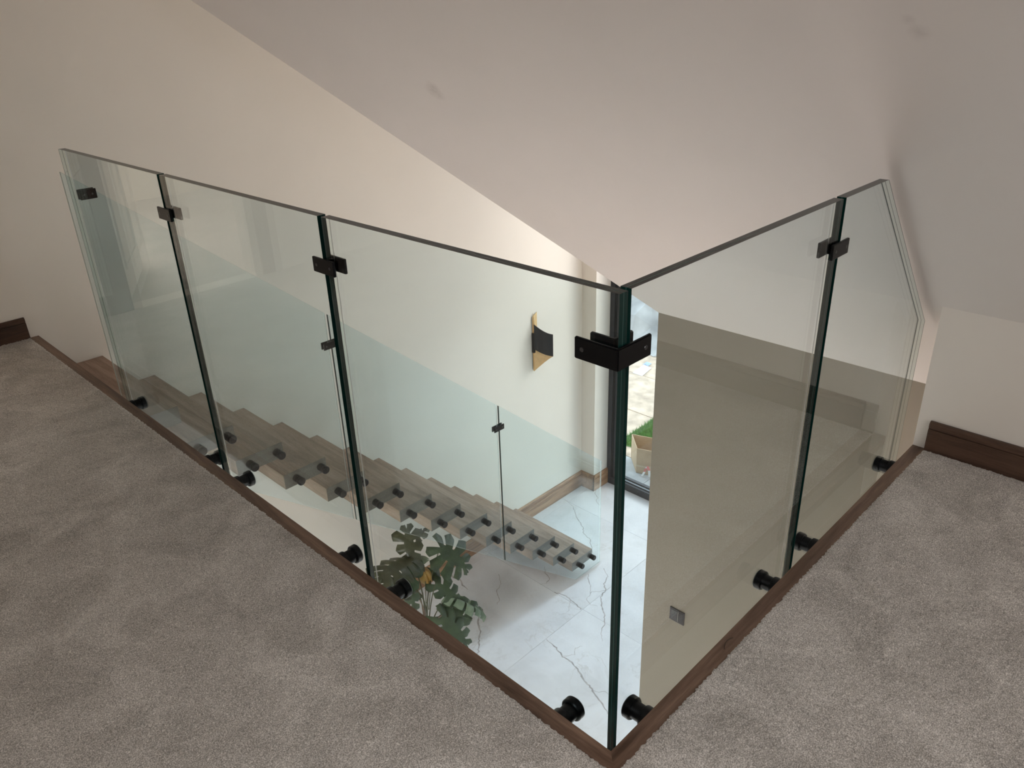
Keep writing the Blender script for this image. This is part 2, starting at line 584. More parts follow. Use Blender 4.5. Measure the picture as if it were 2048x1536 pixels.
structure(o, 'opposite sloping ceiling of the landing, behind the camera', 'ceiling')

# stair wall (with the doorway of the room next door), one solid with an opening
wm = MB()
T = 0.14
DX0, DX1, DZ = -1.25, -0.43, 2.02
wm.box((XB, YW, -0.3), (DX0, YW + T, 3.3))
wm.box((DX0, YW, DZ), (DX1, YW + T, 3.3))
wm.box((DX1, YW, -0.3), (0.0, YW + T, 3.3))
wm.box((DX0, YW, -0.3), (DX1, YW + T, -0.005))
wm.box((XB, YW, ZF - 0.1), (0.0, YW + T, -0.3))
wm.box((0.0, YW, ZF - 0.1), (XG + 0.15, YW + T, 3.3))
o = wm.build('wall_left', M['wall'])
structure(o, 'tall cream stair wall rising behind the floating treads', 'wall')
# return (nib) beside the window
o = box_obj('wall_return', (4.772, 3.852, ZF), (XG + 0.15, YW + 0.01, zr(YW) + 0.1), M['wall'])
structure(o, 'narrow cream wall return between stair wall and tall window', 'wall')
# void wall below the eaves
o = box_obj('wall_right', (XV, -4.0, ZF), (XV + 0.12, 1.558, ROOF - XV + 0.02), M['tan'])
structure(o, 'wall of the stair void with its shade painted in, seen through the right glass', 'wall')
o = box_obj('wall_hall', (XV + 0.12, 1.45, ZF), (XG + 0.15, 1.558, ROOF - XV + 0.05), M['wall'])
structure(o, 'hall side wall running from the void wall to the window', 'wall')
# knee wall block of the landing
o = prism_obj('wall_knee', [(XK, YB, -0.3), (XV, YB, -0.3), (XV, YB, ROOF - XV), (XK, YB, ROOF - XK)], (0, -YB, 0), M['wall'])
structure(o, 'low cream knee wall under the slope at the right of the landing', 'wall')
o = box_obj('wall_back', (XB, YB - 0.1, -0.3), (XK, YB, 3.2), M['wall'])
structure(o, 'landing wall behind the camera', 'wall')
o = box_obj('wall_knee', (XB - 0.1, YB, -0.3), (XB, YW, zl(XB)), M['wall'])
structure(o, 'opposite knee wall of the landing, behind the camera', 'wall')
o = box_obj('wall_under_landing', (XB, -4.0, ZF), (XV, -3.9, -0.3), M['wall'])
structure(o, 'back wall of the room under the landing', 'wall')
o = box_obj('wall_under_landing', (XB - 0.1, -4.0, ZF), (XB, YW, -0.3), M['wall'])
structure(o, 'side wall of the room under the landing', 'wall')
o = box_obj('ceiling_under_landing', (XB, -4.0, -0.44), (XV + 0.12, YB, -0.3), M['white'])
structure(o, 'low ceiling strip of the room under the landing', 'ceiling')
b = MB()
b.box((XB, -4.0, ZF - 0.12), (XV, -0.05, ZF))
b.box((XB, -0.05, ZF - 0.12), (-0.05, YW, ZF))
o = b.build('floor', M['marble'])
structure(o, 'marble floor of the room under the landing', 'floor')

# landing slab
s = MB()
s.box((XB, YB, -0.44), (-0.02, YW, -0.012))
s.box((-0.02, YB, -0.44), (XK, -0.02, -0.012))
o = s.build('floor', M['white'])
structure(o, 'landing floor under the taupe carpet', 'floor')

# hall floor: bedding with large marble tiles as pieces
fl = box_obj('floor', (-0.05, -0.05, ZF - 0.12), (XG + 0.1, YW, ZF - 0.012), M['grout'])
structure(fl, 'hall floor of large pale marble tiles with grey veins', 'floor')
VEINS = [  # polylines on the floor, (x, y, half width in m)
    [(3.206, 3.054, .004), (3.24, 2.97, .006), (3.235, 2.90, .004), (3.22, 2.82, .006), (3.197, 2.725, .005)],
    [(3.225, 2.87, .002), (3.16, 2.84, .002), (3.12, 2.80, .0015), (3.08, 2.80, .001)],
    [(2.719, 2.712, .003), (2.70, 2.58, .006), (2.66, 2.48, .007), (2.66, 2.36, .006), (2.60, 2.22, .008), (2.545, 2.06, .007), (2.50, 1.95, .006), (2.446, 1.825, .005), (2.41, 1.74, .003)],
    [(2.66, 2.48, .003), (2.74, 2.42, .0025), (2.80, 2.46, .002), (2.86, 2.43, .001)],
    [(2.545, 2.06, .003), (2.60, 1.98, .002), (2.62, 1.88, .0015)],
    [(2.744, 4.0, .006), (2.72, 3.92, .008), (2.745, 3.84, .007), (2.71, 3.76, .008), (2.70, 3.68, .004)],
    [(2.60, 3.48, .004), (2.54, 3.36, .007), (2.48, 3.30, .008), (2.40, 3.20, .007), (2.33, 3.14, .008), (2.26, 3.06, .006), (2.19, 3.012, .004)],
    [(4.42, 3.97, .002), (4.38, 3.82, .003), (4.25, 3.66, .004), (4.16, 3.50, .005), (4.08, 3.42, .005), (4.05, 3.32, .004), (3.95, 3.21, .004), (3.90, 3.16, .002)],
    [(4.78, 3.83, .003), (4.72, 3.79, .004), (4.69, 3.72, .004), (4.63, 3.70, .003), (4.58, 3.62, .002)],
    [(3.78, 2.93, .003), (3.72, 2.83, .004), (3.60, 2.79, .005), (3.55, 2.72, .006), (3.44, 2.70, .005), (3.36, 2.62, .006), (3.28, 2.52, .006), (3.20, 2.46, .004), (3.10, 2.42, .004), (3.02, 2.34, .002)],
    [(3.55, 2.72, .003), (3.44, 2.80, .003), (3.34, 2.78, .002), (3.30, 2.70, .002), (3.33, 2.64, .0015)],
    [(3.62, 2.98, .003), (3.56, 2.94, .004), (3.50, 2.86, .003), (3.42, 2.80, .002)],
    [(3.42, 3.36, .002), (3.36, 3.30, .004), (3.33, 3.22, .004), (3.25, 3.19, .003), (3.20, 3.22, .0015)],
    [(3.05, 3.62, .002), (2.96, 3.50, .003), (2.86, 3.46, .004), (2.80, 3.36, .003), (2.74, 3.33, .002)],
]


def ribbon(pts, z):
    P = []
    for (x0, y0, w0), (x1, y1, w1) in zip(pts[:-1], pts[1:]):
        n = max(2, int(math.hypot(x1 - x0, y1 - y0) / 0.02))
        for k in range(n):
            t = k / n
            j = 0.007
            P.append((x0 + (x1 - x0) * t + random.uniform(-j, j), y0 + (y1 - y0) * t + random.uniform(-j, j), (w0 + (w1 - w0) * t) * random.uniform(0.6, 1.2)))
    P.append(pts[-1])
    v, f = [], []
    for i, (x, y, w) in enumerate(P):
        a, b = P[max(0, i - 1)], P[min(len(P) - 1, i + 1)]
        dx, dy = b[0] - a[0], b[1] - a[1]
        l = math.hypot(dx, dy) or 1
        nx, ny = -dy / l * w, dx / l * w
        v += [(x + nx, y + ny, z), (x - nx, y - ny, z)]
        if i:
            k = 2 * i
            f.append([k - 2, k - 1, k + 1, k])
    return v, f


xs = [-0.05, 0.81, 2.01, 3.21, 4.41, XG + 0.08]
ys = [-0.05, 0.315, 1.515, 2.715, 3.915, YW]
g = 0.0009
veins_of = {}
for pl in VEINS:
    cx, cy = sum(p[0] for p in pl) / len(pl), sum(p[1] for p in pl) / len(pl)
    i = max(k for k in range(len(xs) - 1) if xs[k] <= cx)
    j = max(k for k in range(len(ys) - 1) if ys[k] <= cy)
    veins_of.setdefault((i, j), []).append(pl)
for i in range(len(xs) - 1):
    for j in range(len(ys) - 1):
        if xs[i] >= XV and ys[j + 1] <= 1.5:
            continue
        b = MB()
        b.box((xs[i] + g, ys[j] + g, ZF - 0.012), (xs[i + 1] - g, ys[j + 1] - g, ZF), 0.0008)
        for pl in veins_of.get((i, j), []):
            v, f = ribbon(pl, ZF + 0.0004)
            b.add(v, f, 1)
        b.build('tile', [M['marble'], M['vein']], fl)


# skirting boards: a stepped profile run along one wall
def skirting(name, p0, p1, nrm, h, t, mat, label, ends=(0, 0)):
    """profile stands on the floor line p0-p1 and projects along nrm"""
    p0, p1, n_ = Vector(p0), Vector(p1), Vector(nrm)
    prof = [(0, 0), (t, 0), (t, h * 0.76), (t * 0.72, h * 0.765), (t * 0.72, h * 0.795), (t, h * 0.80), (t, h * 0.93), (t * 0.55, h), (0, h)]
    a = [p0 + n_ * d + Vector((0, 0, z)) for d, z in prof]
    b = MB()
    b.prism(a, p1 - p0)
    o = b.build(name, mat)
    structure(o, label, 'skirting')
    return o


skirting('baseboard_left', (-0.29, YW, 0), (-0.045, YW, 0), (0, -1, 0), 0.122, 0.018, M['dark_walnut_x'], 'short dark walnut skirting at the far left end of the landing')
skirting('baseboard_right', (XK, -0.046, 0), (XK, YB, 0), (-1, 0, 0), 0.122, 0.018, M['dark_walnut_y'], 'dark walnut skirting along the low knee wall at the right')
skirting('baseboard_hall', (0.02, YW, ZF), (4.772, YW, ZF), (0, -1, 0), 0.19, 0.02, M['skirting_wood'], 'long walnut skirting at the foot of the stair wall')
skirting('baseboard_return', (4.772, YW - 0.02, ZF), (4.772, 3.832, ZF), (-1, 0, 0), 0.19, 0.02, M['skirting_wood'], 'short walnut skirting on the wall return, side toward the stairs')
skirting('baseboard_window', (4.752, 3.852, ZF), (5.0, 3.852, ZF), (0, -1, 0), 0.19, 0.02, M['skirting_wood'], 'short walnut skirting on the wall return, side beside the window')

# nosing trims around the opening, mitred at the corner, with the fascia boards below
TW = 0.046
b = MB()
b.prism([(0, 0, 0), (-TW, -TW, 0), (-TW, YW, 0), (0, YW, 0)], (0, 0, -0.035))
o = b.build('trim_1', M['walnut_y'])
structure(o, 'long walnut nosing along the left edge of the carpet', 'trim')
b = MB()
b.prism([(0, 0, 0), (XK, 0, 0), (XK, -TW, 0), (-TW, -TW, 0)], (0, 0, -0.035))
o = b.build('trim_2', M['walnut_x'])
structure(o, 'short walnut nosing along the right edge of the carpet', 'trim')
o = box_obj('trim_3', (-0.02, 0.0, -0.45), (-0.004, YW, -0.035), M['fascia'])
structure(o, 'tan fascia below the long walnut nosing', 'trim')
o = box_obj('trim_4', (-0.004, -0.02, -0.45), (XK, -0.004, -0.035), M['fascia'])
structure(o, 'tan fascia below the short walnut nosing', 'trim')

# ------------------------------------------------------------------ carpet: pile surface with a frayed edge
def carpet_patch(x0, x1, y0, y1, st):
    nx, ny = int(round((x1 - x0) / st)) + 1, int(round((y1 - y0) / st)) + 1
    X, Y = np.meshgrid(np.linspace(x0, x1, nx), np.linspace(y0, y1, ny), indexing='ij')
    return X, Y, nx, ny


def carpet():
    V, F = [], []
    base = 0
    for x0, x1, y0, y1, st in ((-1.45, -TW, -TW, YW - 0.018, 0.005), (-1.45, XK - 0.018, -1.05, -TW, 0.005)):
        X, Y, nx, ny = carpet_patch(x0, x1, y0, y1, st)
        low = rng.normal(0, 1, (nx // 6 + 3, ny // 6 + 3))
        ix, iy = np.arange(nx) / 6.0, np.arange(ny) / 6.0
        a, c = ix.astype(int), iy.astype(int)
        fx, fy = (ix - a)[:, None], (iy - c)[None, :]
        sm = (low[a][:, c] * (1 - fx) * (1 - fy) + low[a + 1][:, c] * fx * (1 - fy) + low[a][:, c + 1] * (1 - fx) * fy + low[a + 1][:, c + 1] * fx * fy)
        Z = 0.004 + rng.uniform(-0.0022, 0.0022, X.shape) + 0.0008 * sm
        X = X + rng.uniform(-0.0016, 0.0016, X.shape)
        Y = Y + rng.uniform(-0.0016, 0.0016, X.shape)
        if y0 > -0.5:
            X[-1] += rng.uniform(-0.001, 0.003, ny)
            Z[-1] = 0.0005
        else:
            k = np.linspace(x0, x1, nx) > -TW
            Y[k, -1] += rng.uniform(-0.001, 0.003, k.sum())
            Z[k, -1] = 0.0005
            Z[-1] = 0.001
        V.append(np.c_[X.ravel(), Y.ravel(), Z.ravel()])
        i = np.arange(nx * ny).reshape(nx, ny) + base
        F.append(np.stack([i[:-1, :-1], i[1:, :-1], i[1:, 1:], i[:-1, 1:]], -1).reshape(-1, 4))
        base += nx * ny
    # the rest of the landing behind the camera, plain
    for x0, x1, y0, y1 in ((XB, -1.45, YB, YW), (-1.45, XK, YB, -1.05)):
        V.append(np.array([[x0, y0, .004], [x1, y0, .004], [x1, y1, .004], [x0, y1, .004]]))
        F.append(np.array([[base, base + 1, base + 2, base + 3]]))
        base += 4
    V, F = np.concatenate(V), np.concatenate(F)
    me = bpy.data.meshes.new('carpet')
    me.vertices.add(len(V))
    me.vertices.foreach_set('co', V.ravel().astype(np.float32))
    me.loops.add(F.size)
    me.loops.foreach_set('vertex_index', F.ravel().astype(np.int32))
    me.polygons.add(len(F))
    me.polygons.foreach_set('loop_start', np.arange(0, F.size, 4, dtype=np.int32))
    me.polygons.foreach_set('loop_total', np.full(len(F), 4, np.int32))
    me.polygons.foreach_set('use_smooth', np.ones(len(F), bool))
    me.materials.append(M['carpet'])
    me.update(calc_edges=True)
    me.validate()
    o = bpy.data.objects.new('carpet', me)
    COL.objects.link(o)
    o['kind'] = 'stuff'
    tag(o, 'taupe cut-pile carpet covering the landing up to the walnut nosing', 'carpet')


carpet()

# ------------------------------------------------------------------ tall glazed window
win = thing('window_1', (XG, 2.7, ZF), 'tall dark framed sliding window at the far end of the hall', 'window', kind='structure')
WY0, WY1 = 1.56, 3.85
fb = MB()
fb.box((XG - 0.02, WY1 - 0.055, ZF), (XG + 0.10, WY1, zr(WY1) - 0.02))
fb.box((XG - 0.02, WY0, ZF), (XG + 0.10, WY0 + 0.055, zr(WY0) + 0.04))
fb.build('window_frame', M['frame'], win)
for y in (WY1 - 0.062,):
    box_obj('gasket', (XG - 0.012, y - 0.012, ZF + 0.06), (XG + 0.07, y + 0.007, 2.3), M['gasket'], win)
st = MB()
st.box((XG - 0.005, WY1 - 0.155, ZF + 0.07), (XG + 0.055, WY1 - 0.072, 2.25))
st.build('sash_stile', M['frame'], win)
box_obj('sash_stile', (XG - 0.005, 2.66, ZF + 0.07), (XG + 0.055, 2.74, 1.05), M['frame'], win)
box_obj('sill_rail', (XG - 0.02, WY0, ZF), (XG + 0.012, WY1 - 0.055, ZF + 0.085), M['frame'], win, 0.003)
box_obj('sill_gasket', (XG + 0.012, WY0, ZF), (XG + 0.024, WY1 - 0.055, ZF + 0.092), M['gasket'], win)
box_obj('track', (XG + 0.024, WY0, ZF), (XG + 0.062, WY1 - 0.055, ZF + 0.080), M['track'], win)
box_obj('outer_rail', (XG + 0.062, WY0, ZF), (XG + 0.10, WY1 - 0.055, ZF + 0.095), M['frame'], win)
p_ = prism_obj('pane', [(XG + 0.022, 2.74, ZF + 0.08), (XG + 0.022, WY1 - 0.15, ZF + 0.08), (XG + 0.022, WY1 - 0.15, 2.2), (XG + 0.022, 2.74, 1.18)], (0.012, 0, 0), M['window_glass'], win)
p_ = prism_obj('pane', [(XG + 0.062, WY0 + 0.05, ZF + 0.08), (XG + 0.062, 2.70, ZF + 0.08), (XG + 0.062, 2.70, 1.14), (XG + 0.062, WY0 + 0.05, 0.03)], (0.012, 0, 0), M['window_glass'], win)

# doorway to the room next door (seen mirrored in the glass): dark frame, open white panelled door
dr = thing('door_1', (-0.84, YW, 0), 'doorway with dark walnut frame and open white panelled door', 'door', kind='structure')
a = MB()
a.box((DX1, YW - 0.02, 0), (DX1 + 0.14, YW, DZ + 0.1))
a.box((DX0 - 0.14, YW - 0.02, 0), (DX0, YW, DZ + 0.1))
a.box((DX0, YW - 0.02, DZ), (DX1, YW, DZ + 0.1))
a.build('door_frame', M['dark_walnut_y'], dr)
ang = math.radians(118)
lf = MB()
R3 = Matrix.Rotation(ang, 3, 'Z')


def leafpt(u, w, z):
    p = R3 @ Vector((u, w, 0))
    return (DX1 - 0.03 + p.x, YW + T + 0.02 + p.y, z)


def leafbox(u0, u1, w0, w1, z0, z1, mi=0):
    vs = [leafpt(u, w, z) for z in (z0, z1) for u, w in ((u0, w0), (u1, w0), (u1, w1), (u0, w1))]
    lf.add(vs, [[3, 2, 1, 0], [4, 5, 6, 7], [0, 1, 5, 4], [1, 2, 6, 5], [2, 3, 7, 6], [3, 0, 4, 7]], mi)


leafbox(0, 0.76, -0.02, 0.02, 0.01, 1.98)
for z0, z1 in ((0.18, 0.85), (1.0, 1.82)):
    for (u0, u1, a0, a1) in ((0.11, 0.65, z0, z0 + 0.02), (0.11, 0.65, z1 - 0.02, z1), (0.11, 0.13, z0, z1), (0.63, 0.65, z0, z1)):
        leafbox(u0, u1, -0.032, 0.032, a0, a1)
lf.build('door_leaf', M['door_white'], dr)
rm = MB()
rm.box((-3.2, YW + T, -0.3), (0.6, 7.2, -0.005))
o = rm.build('floor', M['carpet'])
structure(o, 'floor of the room beyond the doorway', 'floor')
rm = MB()
rm.box((-3.3, YW + T, -0.3), (-3.2, 7.3, 2.5))
rm.box((0.5, YW + T, -0.3), (0.6, 7.3, 2.5))
rm.box((-3.2, 7.2, -0.3), (0.6, 7.3, 2.5))
rm.box((-3.3, YW + T, 2.45), (0.6, 7.3, 2.55))
o = rm.build('wall_room', M['wall'])
structure(o, 'cream walls of the room beyond the doorway', 'wall')


# ------------------------------------------------------------------ glass balustrades
def pane(parent, poly, origin, u, v, n, t, top_idx=(), edge=None, lit_idx=(), clear_idx=()):
    """laminated pane: planar outline (a, b) in axes u, v; front face at origin, thickness t along n; the rim shows ply, interlayer, ply"""
    O, U, Vv, Nn = Vector(origin), Vector(u), Vector(v), Vector(n)
    k = len(poly)
    lay = [t * q for q in (0, 0.05, 0.465, 0.535, 0.86, 1)]
    vs = [O + U * a + Vv * b + Nn * d for d in lay for a, b in poly]
    area2 = sum(poly[i][0] * poly[(i + 1) % k][1] - poly[(i + 1) % k][0] * poly[i][1] for i in range(k))
    ccw = area2 > 0
    facing = U.cross(Vv).dot(Nn) > 0
    flip = (ccw == facing)
    nl = len(lay) - 1
    fs, mi = [], []
    f0 = list(range(k))
    f1 = list(range(nl * k, (nl + 1) * k))
    fs.append(f0[::-1] if flip else f0)
    fs.append(f1 if flip else f1[::-1])
    mi += [0, 0]
    for L in range(nl):
        for i in range(k):
            j = (i + 1) % k
            q = [L * k + i, L * k + j, (L + 1) * k + j, (L + 1) * k + i]
            fs.append(q if flip else q[::-1])
            mi.append({0: 4, nl - 1: 6, 2: 2}.get(L, 3 if i in top_idx else 1))
            if L == nl - 1 and (i in top_idx or i in clear_idx):
                mi[-1] = 4
            if i in lit_idx:
                mi[-1] = 5
    return mesh_obj('glass_panel', vs, fs, [M['glass'], edge or M['edge'], M['layer'], M['top_edge'], M['arris'], M['lit_edge'], M['arris_glint']], parent, mi)


GT = 0.026
GX = 0.0506
ZB = -0.20
ZT = 1.1


def plate_pair(parent, c, along, nrm, half_t, L=0.098, H=0.042, pt=0.008):
    """glass-to-glass clamp: two bevelled black plates gripping the pane with a screw head at each end"""
    c, al, n_ = Vector(c), Vector(along).normalized(), Vector(nrm).normalized()
    up = al.cross(n_)
    if up.length < 0.5:
        up = Vector((0, 0, 1))
    R = Matrix((al, n_, al.cross(n_))).transposed()
    b = MB()
    for s in (-1, 1):
        q = c + n_ * s * (half_t + pt / 2 + 0.001)
        b.box(q - Vector((L / 2, pt / 2, H / 2)), q + Vector((L / 2, pt / 2, H / 2)), 0.002, rot=R)
    q = c
    b.box(q - Vector((0.007, half_t + 0.002, H / 2 - 0.004)), q + Vector((0.007, half_t + 0.002, H / 2 - 0.004)), 0.0, rot=R)
    o = b.build('clamp', M['black'], parent)
    for s in (-1, 1):
        for e in (-1, 1):
            sb = MB()
            sb.lathe(c + al * e * (L / 2 - 0.018) + n_ * s * (half_t + pt + 0.0005), n_ * s, [(0, 0.0045), (0.0015, 0.004), (0.0015, 0.002), (0.0006, 0.0018)], 12)
            sb.build('screw', M['screw'], o)
    return o


def standoff(parent, at_, n_, gap, t, r=0.032, cap=0.024, r2=None, base=0.006):
    """round point fixing: spacer from the fascia to the glass, clear slot, cap disc with rounded rim on the far side"""
    b = MB()
    r2 = r2 or r
    n_ = Vector(n_)
    b.lathe(at_, n_, [(0, r * 0.94), (gap - 0.004, r * 0.94), (gap - 0.001, r * 0.9)], 32)
    b.lathe(Vector(at_) + n_ * (gap - 0.002), n_, [(0, 0.024), (t + 0.004, 0.024)], 24)
    c0 = gap + t + 0.001
    b.lathe(Vector(at_) + n_ * c0, n_, [(0, r2 * 0.92), (0.003, r2), (cap - 0.004, r2), (cap, r2 - 0.004)], 32)
    b.lathe(Vector(at_) + n_ * (c0 + cap), n_, [(0, 0.012), (0.001, 0.011)], 6)
    return b.build('standoff', M['black'], parent, smooth=True)


lb = thing('glass_balustrade', (0.05, 0.05, -0.1), 'clear glass landing balustrade of five panels with black clamps around the carpet edge', 'balustrade')
# left run, panels from the stair end to the corner (y ranges)
for y0, y1 in ((2.014, 2.976), (1.034, 1.996), (0.049, 1.016)):
    pane(lb, [(y0, ZB), (y1, ZB), (y1, ZT), (y0, ZT)], (GX, 0, 0), (0, 1, 0), (0, 0, 1), (1, 0, 0), GT, top_idx=(2,))
# right run
pane(lb, [(0.0895, ZB), (1.003, ZB), (1.003, ZT), (0.0895, ZT)], (0, GX, 0), (1, 0, 0), (0, 0, 1), (0, 1, 0), GT, top_idx=(2,))
pane(lb, [(1.021, ZB), (1.902, ZB), (1.902, 0.494), (1.302, 1.1), (1.021, 1.1)], (0, GX, 0), (1, 0, 0), (0, 0, 1), (0, 1, 0), GT, top_idx=(3,), clear_idx=(1, 2))
plate_pair(lb, (GX + GT / 2, 2.005, 0.966), (0, 1, 0), (1, 0, 0), GT / 2)
plate_pair(lb, (GX + GT / 2, 1.025, 0.966), (0, 1, 0), (1, 0, 0), GT / 2)
plate_pair(lb, (1.012, GX + GT / 2, 0.966), (1, 0, 0), (0, 1, 0), GT / 2)


def corner_clamp(parent, z, H=0.046, pt=0.009, arm=0.098):
    """two L-shaped plates wrapping the outer and inner faces of the glass corner"""
    m0 = 0.0500
    b = MB()
    o0 = m0 - pt
    outer = [(o0, o0), (o0 + arm + 0.01, o0), (o0 + arm + 0.01, m0 - 0.001), (m0 - 0.001, m0 - 0.001), (m0 - 0.001, o0 + arm + 0.01), (o0, o0 + arm + 0.01)]
    b.prism([(x, y, z - H / 2) for x, y in outer], (0, 0, H))
    i0 = GX + GT + 0.001
    inner = [(i0, i0), (i0 + 0.062, i0), (i0 + 0.062, i0 + pt), (i0 + pt, i0 + pt), (i0 + pt, i0 + 0.062), (i0, i0 + 0.062)]
    b.prism([(x, y, z - H / 2) for x, y in inner], (0, 0, H))
    bm = bmesh.new()
    o = b.build('corner_clamp', M['black'], parent)
    bm.from_mesh(o.data)
    bmesh.ops.bevel(bm, geom=[e for e in bm.edges], offset=0.0022, segments=2, affect='EDGES')
    bm.to_mesh(o.data)
    bm.free()
    for p_, n_ in (((o0 + arm - 0.01, o0, z), (0, -1, 0)), ((o0, o0 + arm - 0.01, z), (-1, 0, 0))):
        sb = MB()
        sb.lathe(p_, n_, [(0, 0.005), (0.0015, 0.0045), (0.0015, 0.0022), (0.0006, 0.002)], 12)
        sb.build('screw', M['screw'], o)


corner_clamp(lb, 0.972)
for y in (2.887, 2.117, 1.870, 1.155, 0.893, 0.190):
    standoff(lb, (-0.004, y, -0.078), (1, 0, 0), GX + 0.004, GT)
for x in (0.205, 0.890, 1.157, 1.822):
    standoff(lb, (x, -0.004, -0.092), (0, 1, 0), GX + 0.004, GT)

# ------------------------------------------------------------------ staircase: fourteen floating treads
RISE, GO = 0.2207, 0.2635
stc = thing('staircase', (1.9, 3.5, ZF), 'floating staircase of thick walnut treads cantilevered from the cream wall', 'staircase')
YE = 3.022
for k in range(1, 15):
    z = -RISE * k
    nose = 0.03 + GO * k
    x0 = nose - 0.292 if k > 1 else 0.006
    b = MB()
    b.box((x0, YE, z - 0.098), (nose, YW - 0.001, z), 0.0025)
    t_ = b.build('tread', [M['tread_wood'], M['end_grain']], stc)
    for f in t_.data.polygons:
        if f.normal.y < -0.9:
            f.material_index = 1

# stair balustrade
SB0 = 2.980
sb_ = thing('stair_balustrade', (1.9, 2.97, ZF), 'sloping clear glass stair balustrade bolted to the tread ends with black discs', 'balustrade')
ztop = lambda x: 1.037 - 0.8376 * x
zbot = lambda x: -0.385 - 0.8376 * x
for x0, x1 in ((0.036, 1.197), (1.217, 2.517), (2.537, 3.785)):
    if x1 < 3:
        pl = [(x0, zbot(x0)), (x1, zbot(x1)), (x1, ztop(x1)), (x0, ztop(x0))]
        ti = (2,)
    else:
        xc = (-0.385 + 3.262) / 0.8376
        pl = [(x0, zbot(x0)), (xc, -3.262), (x1, -3.262), (x1, ztop(x1)), (x0, ztop(x0))]
        ti = (3,)
    pane(sb_, pl, (0, SB0, 0), (1, 0, 0), (0, 0, 1), (0, 1, 0), 0.0150, top_idx=(), edge=M['stair_edge'], lit_idx=(len(pl) - 1,) if x0 < 1 else ())
for x, z in ((1.207, -0.165), (2.527, -1.27)):
    plate_pair(sb_, (x, SB0 + 0.0075, z), (1, 0, 0), (0, 1, 0), 0.0075, L=0.1, H=0.042)
plate_pair(sb_, (0.119, SB0 + 0.0075, 0.90), (1, 0, 0), (0, 1, 0), 0.0095, L=0.07, H=0.042)
for k in range(2, 15):
    z = -RISE * k - 0.05
    nose = 0.03 + GO * k
    for dx in (0.045, 0.215):
        standoff(sb_, (nose - dx, YE - 0.0005, z), (0, -1, 0), YE - 0.0005 - SB0 - 0.015, 0.015, r=0.025, cap=0.026)

# ------------------------------------------------------------------ wall sconce: curled metal leaf, black outside and gold inside
sx, sz = 4.05, -1.34
sn = thing('wall_sconce', (sx, YW, sz), 'curled black and gold metal wall light on the stair wall', 'wall light')
bx = box_obj('backplate', (sx - 0.035, YW - 0.03, sz - 0.10), (sx + 0.035, YW, sz + 0.10), M['satin_black'], sn, 0.003)


def curled(name, plan, tops, bots, mats, th=0.0035):
    """sheet following a plan curve with its own upper and lower outline: face 0 on the left of travel, face 1 on the right"""
    n = len(plan)
    P = [Vector((x, y, 0)) for x, y in plan]
    v, f, mi = [], [], []
    for i in range(n):
        t = (P[min(i + 1, n - 1)] - P[max(i - 1, 0)]).normalized()
        nn = Vector((-t.y, t.x, 0)) * th / 2
        for s in (1, -1):
            for z in (bots[i], tops[i]):
                q = P[i] + nn * s
                v.append((q.x, q.y, z))
    for i in range(n - 1):
        a, c = 4 * i, 4 * (i + 1)
        f += [[a + 1, c + 1, c, a], [a + 2, c + 2, c + 3, a + 3], [a + 3, c + 3, c + 1, a + 1], [a, c, c + 2, a + 2]]
        mi += [0, 1, 1, 1]
    f += [[1, 0, 2, 3], [4 * n - 4, 4 * n - 3, 4 * n - 1, 4 * n - 2]]
    mi += [1, 1]
    return mesh_obj(name, v, f, mats, sn, mi, smooth=False)


# front leaf: from the wall side curling out to the nose
m_ = 20
plan, tp, bt = [], [], []
for i in range(m_ + 1):
    t = i / m_
    x = sx - 0.030 + 0.085 * t ** 1.3
    y = YW - 0.030 - 0.165 * (t ** 0.8)
    plan.append((x, y))
    tp.append(sz + 0.195 - 0.085 * (1 - (1 - t) ** 1.6))
    bt.append(sz - 0.060 - 0.055 * (1 - (1 - t) ** 1.6))
curled('front_leaf', plan, tp, bt, [M['gold'], M['lamp_black']])
# rear leaf: from the nose back to the wall, dropping to a point below and rising to a spike above
plan, tp, bt = [], [], []
for i in range(m_ + 1):
    t = i / m_
    x = sx + 0.055 - 0.075 * t
    y = YW - 0.195 + 0.183 * (t ** 1.1)
    plan.append((x, y))
    tp.append(sz + 0.108 - 0.15 * math.sin(math.pi * min(1, t * 1.05)) * 0.8 + (0.20 * max(0, (t - 0.86) / 0.14)))
    bt.append(sz - 0.117 - 0.185 * t ** 1.25)
curled('rear_leaf', plan, tp, bt, [M['gold'], M['gold']])
plan, tp, bt = [], [], []
for i in range(5):
    t = i / 4
    plan.append((sx - 0.030 + 0.062 * t, YW - 0.012))
    tp.append(sz + 0.265 + 0.035 * t)
    bt.append(sz - 0.295 + 0.05 * t)
curled('back_leaf', plan, tp, bt, [M['grey_back'], M['gold']])

# ------------------------------------------------------------------ light switch
sw = thing('light_switch', (XV, 1.297, -2.007), 'small graphite square light switch on the void wall', 'light switch')
SX = XV
box_obj('switch_plate', (SX - 0.010, 1.243, -2.057), (SX, 1.351, -1.957), M['switch'], sw, 0.002)
box_obj('rocker', (SX - 0.0125, 1.293, -2.046), (SX - 0.0095, 1.338, -1.968), M['switch_light'], sw, 0.001)
box_obj('rocker', (SX - 0.0125, 1.251, -2.046), (SX - 0.0095, 1.281, -1.968), M['switch'], sw, 0.001)
box_obj('seam', (SX - 0.0135, 1.284, -2.048), (SX - 0.0098, 1.289, -1.966), M['switch_line'], sw)

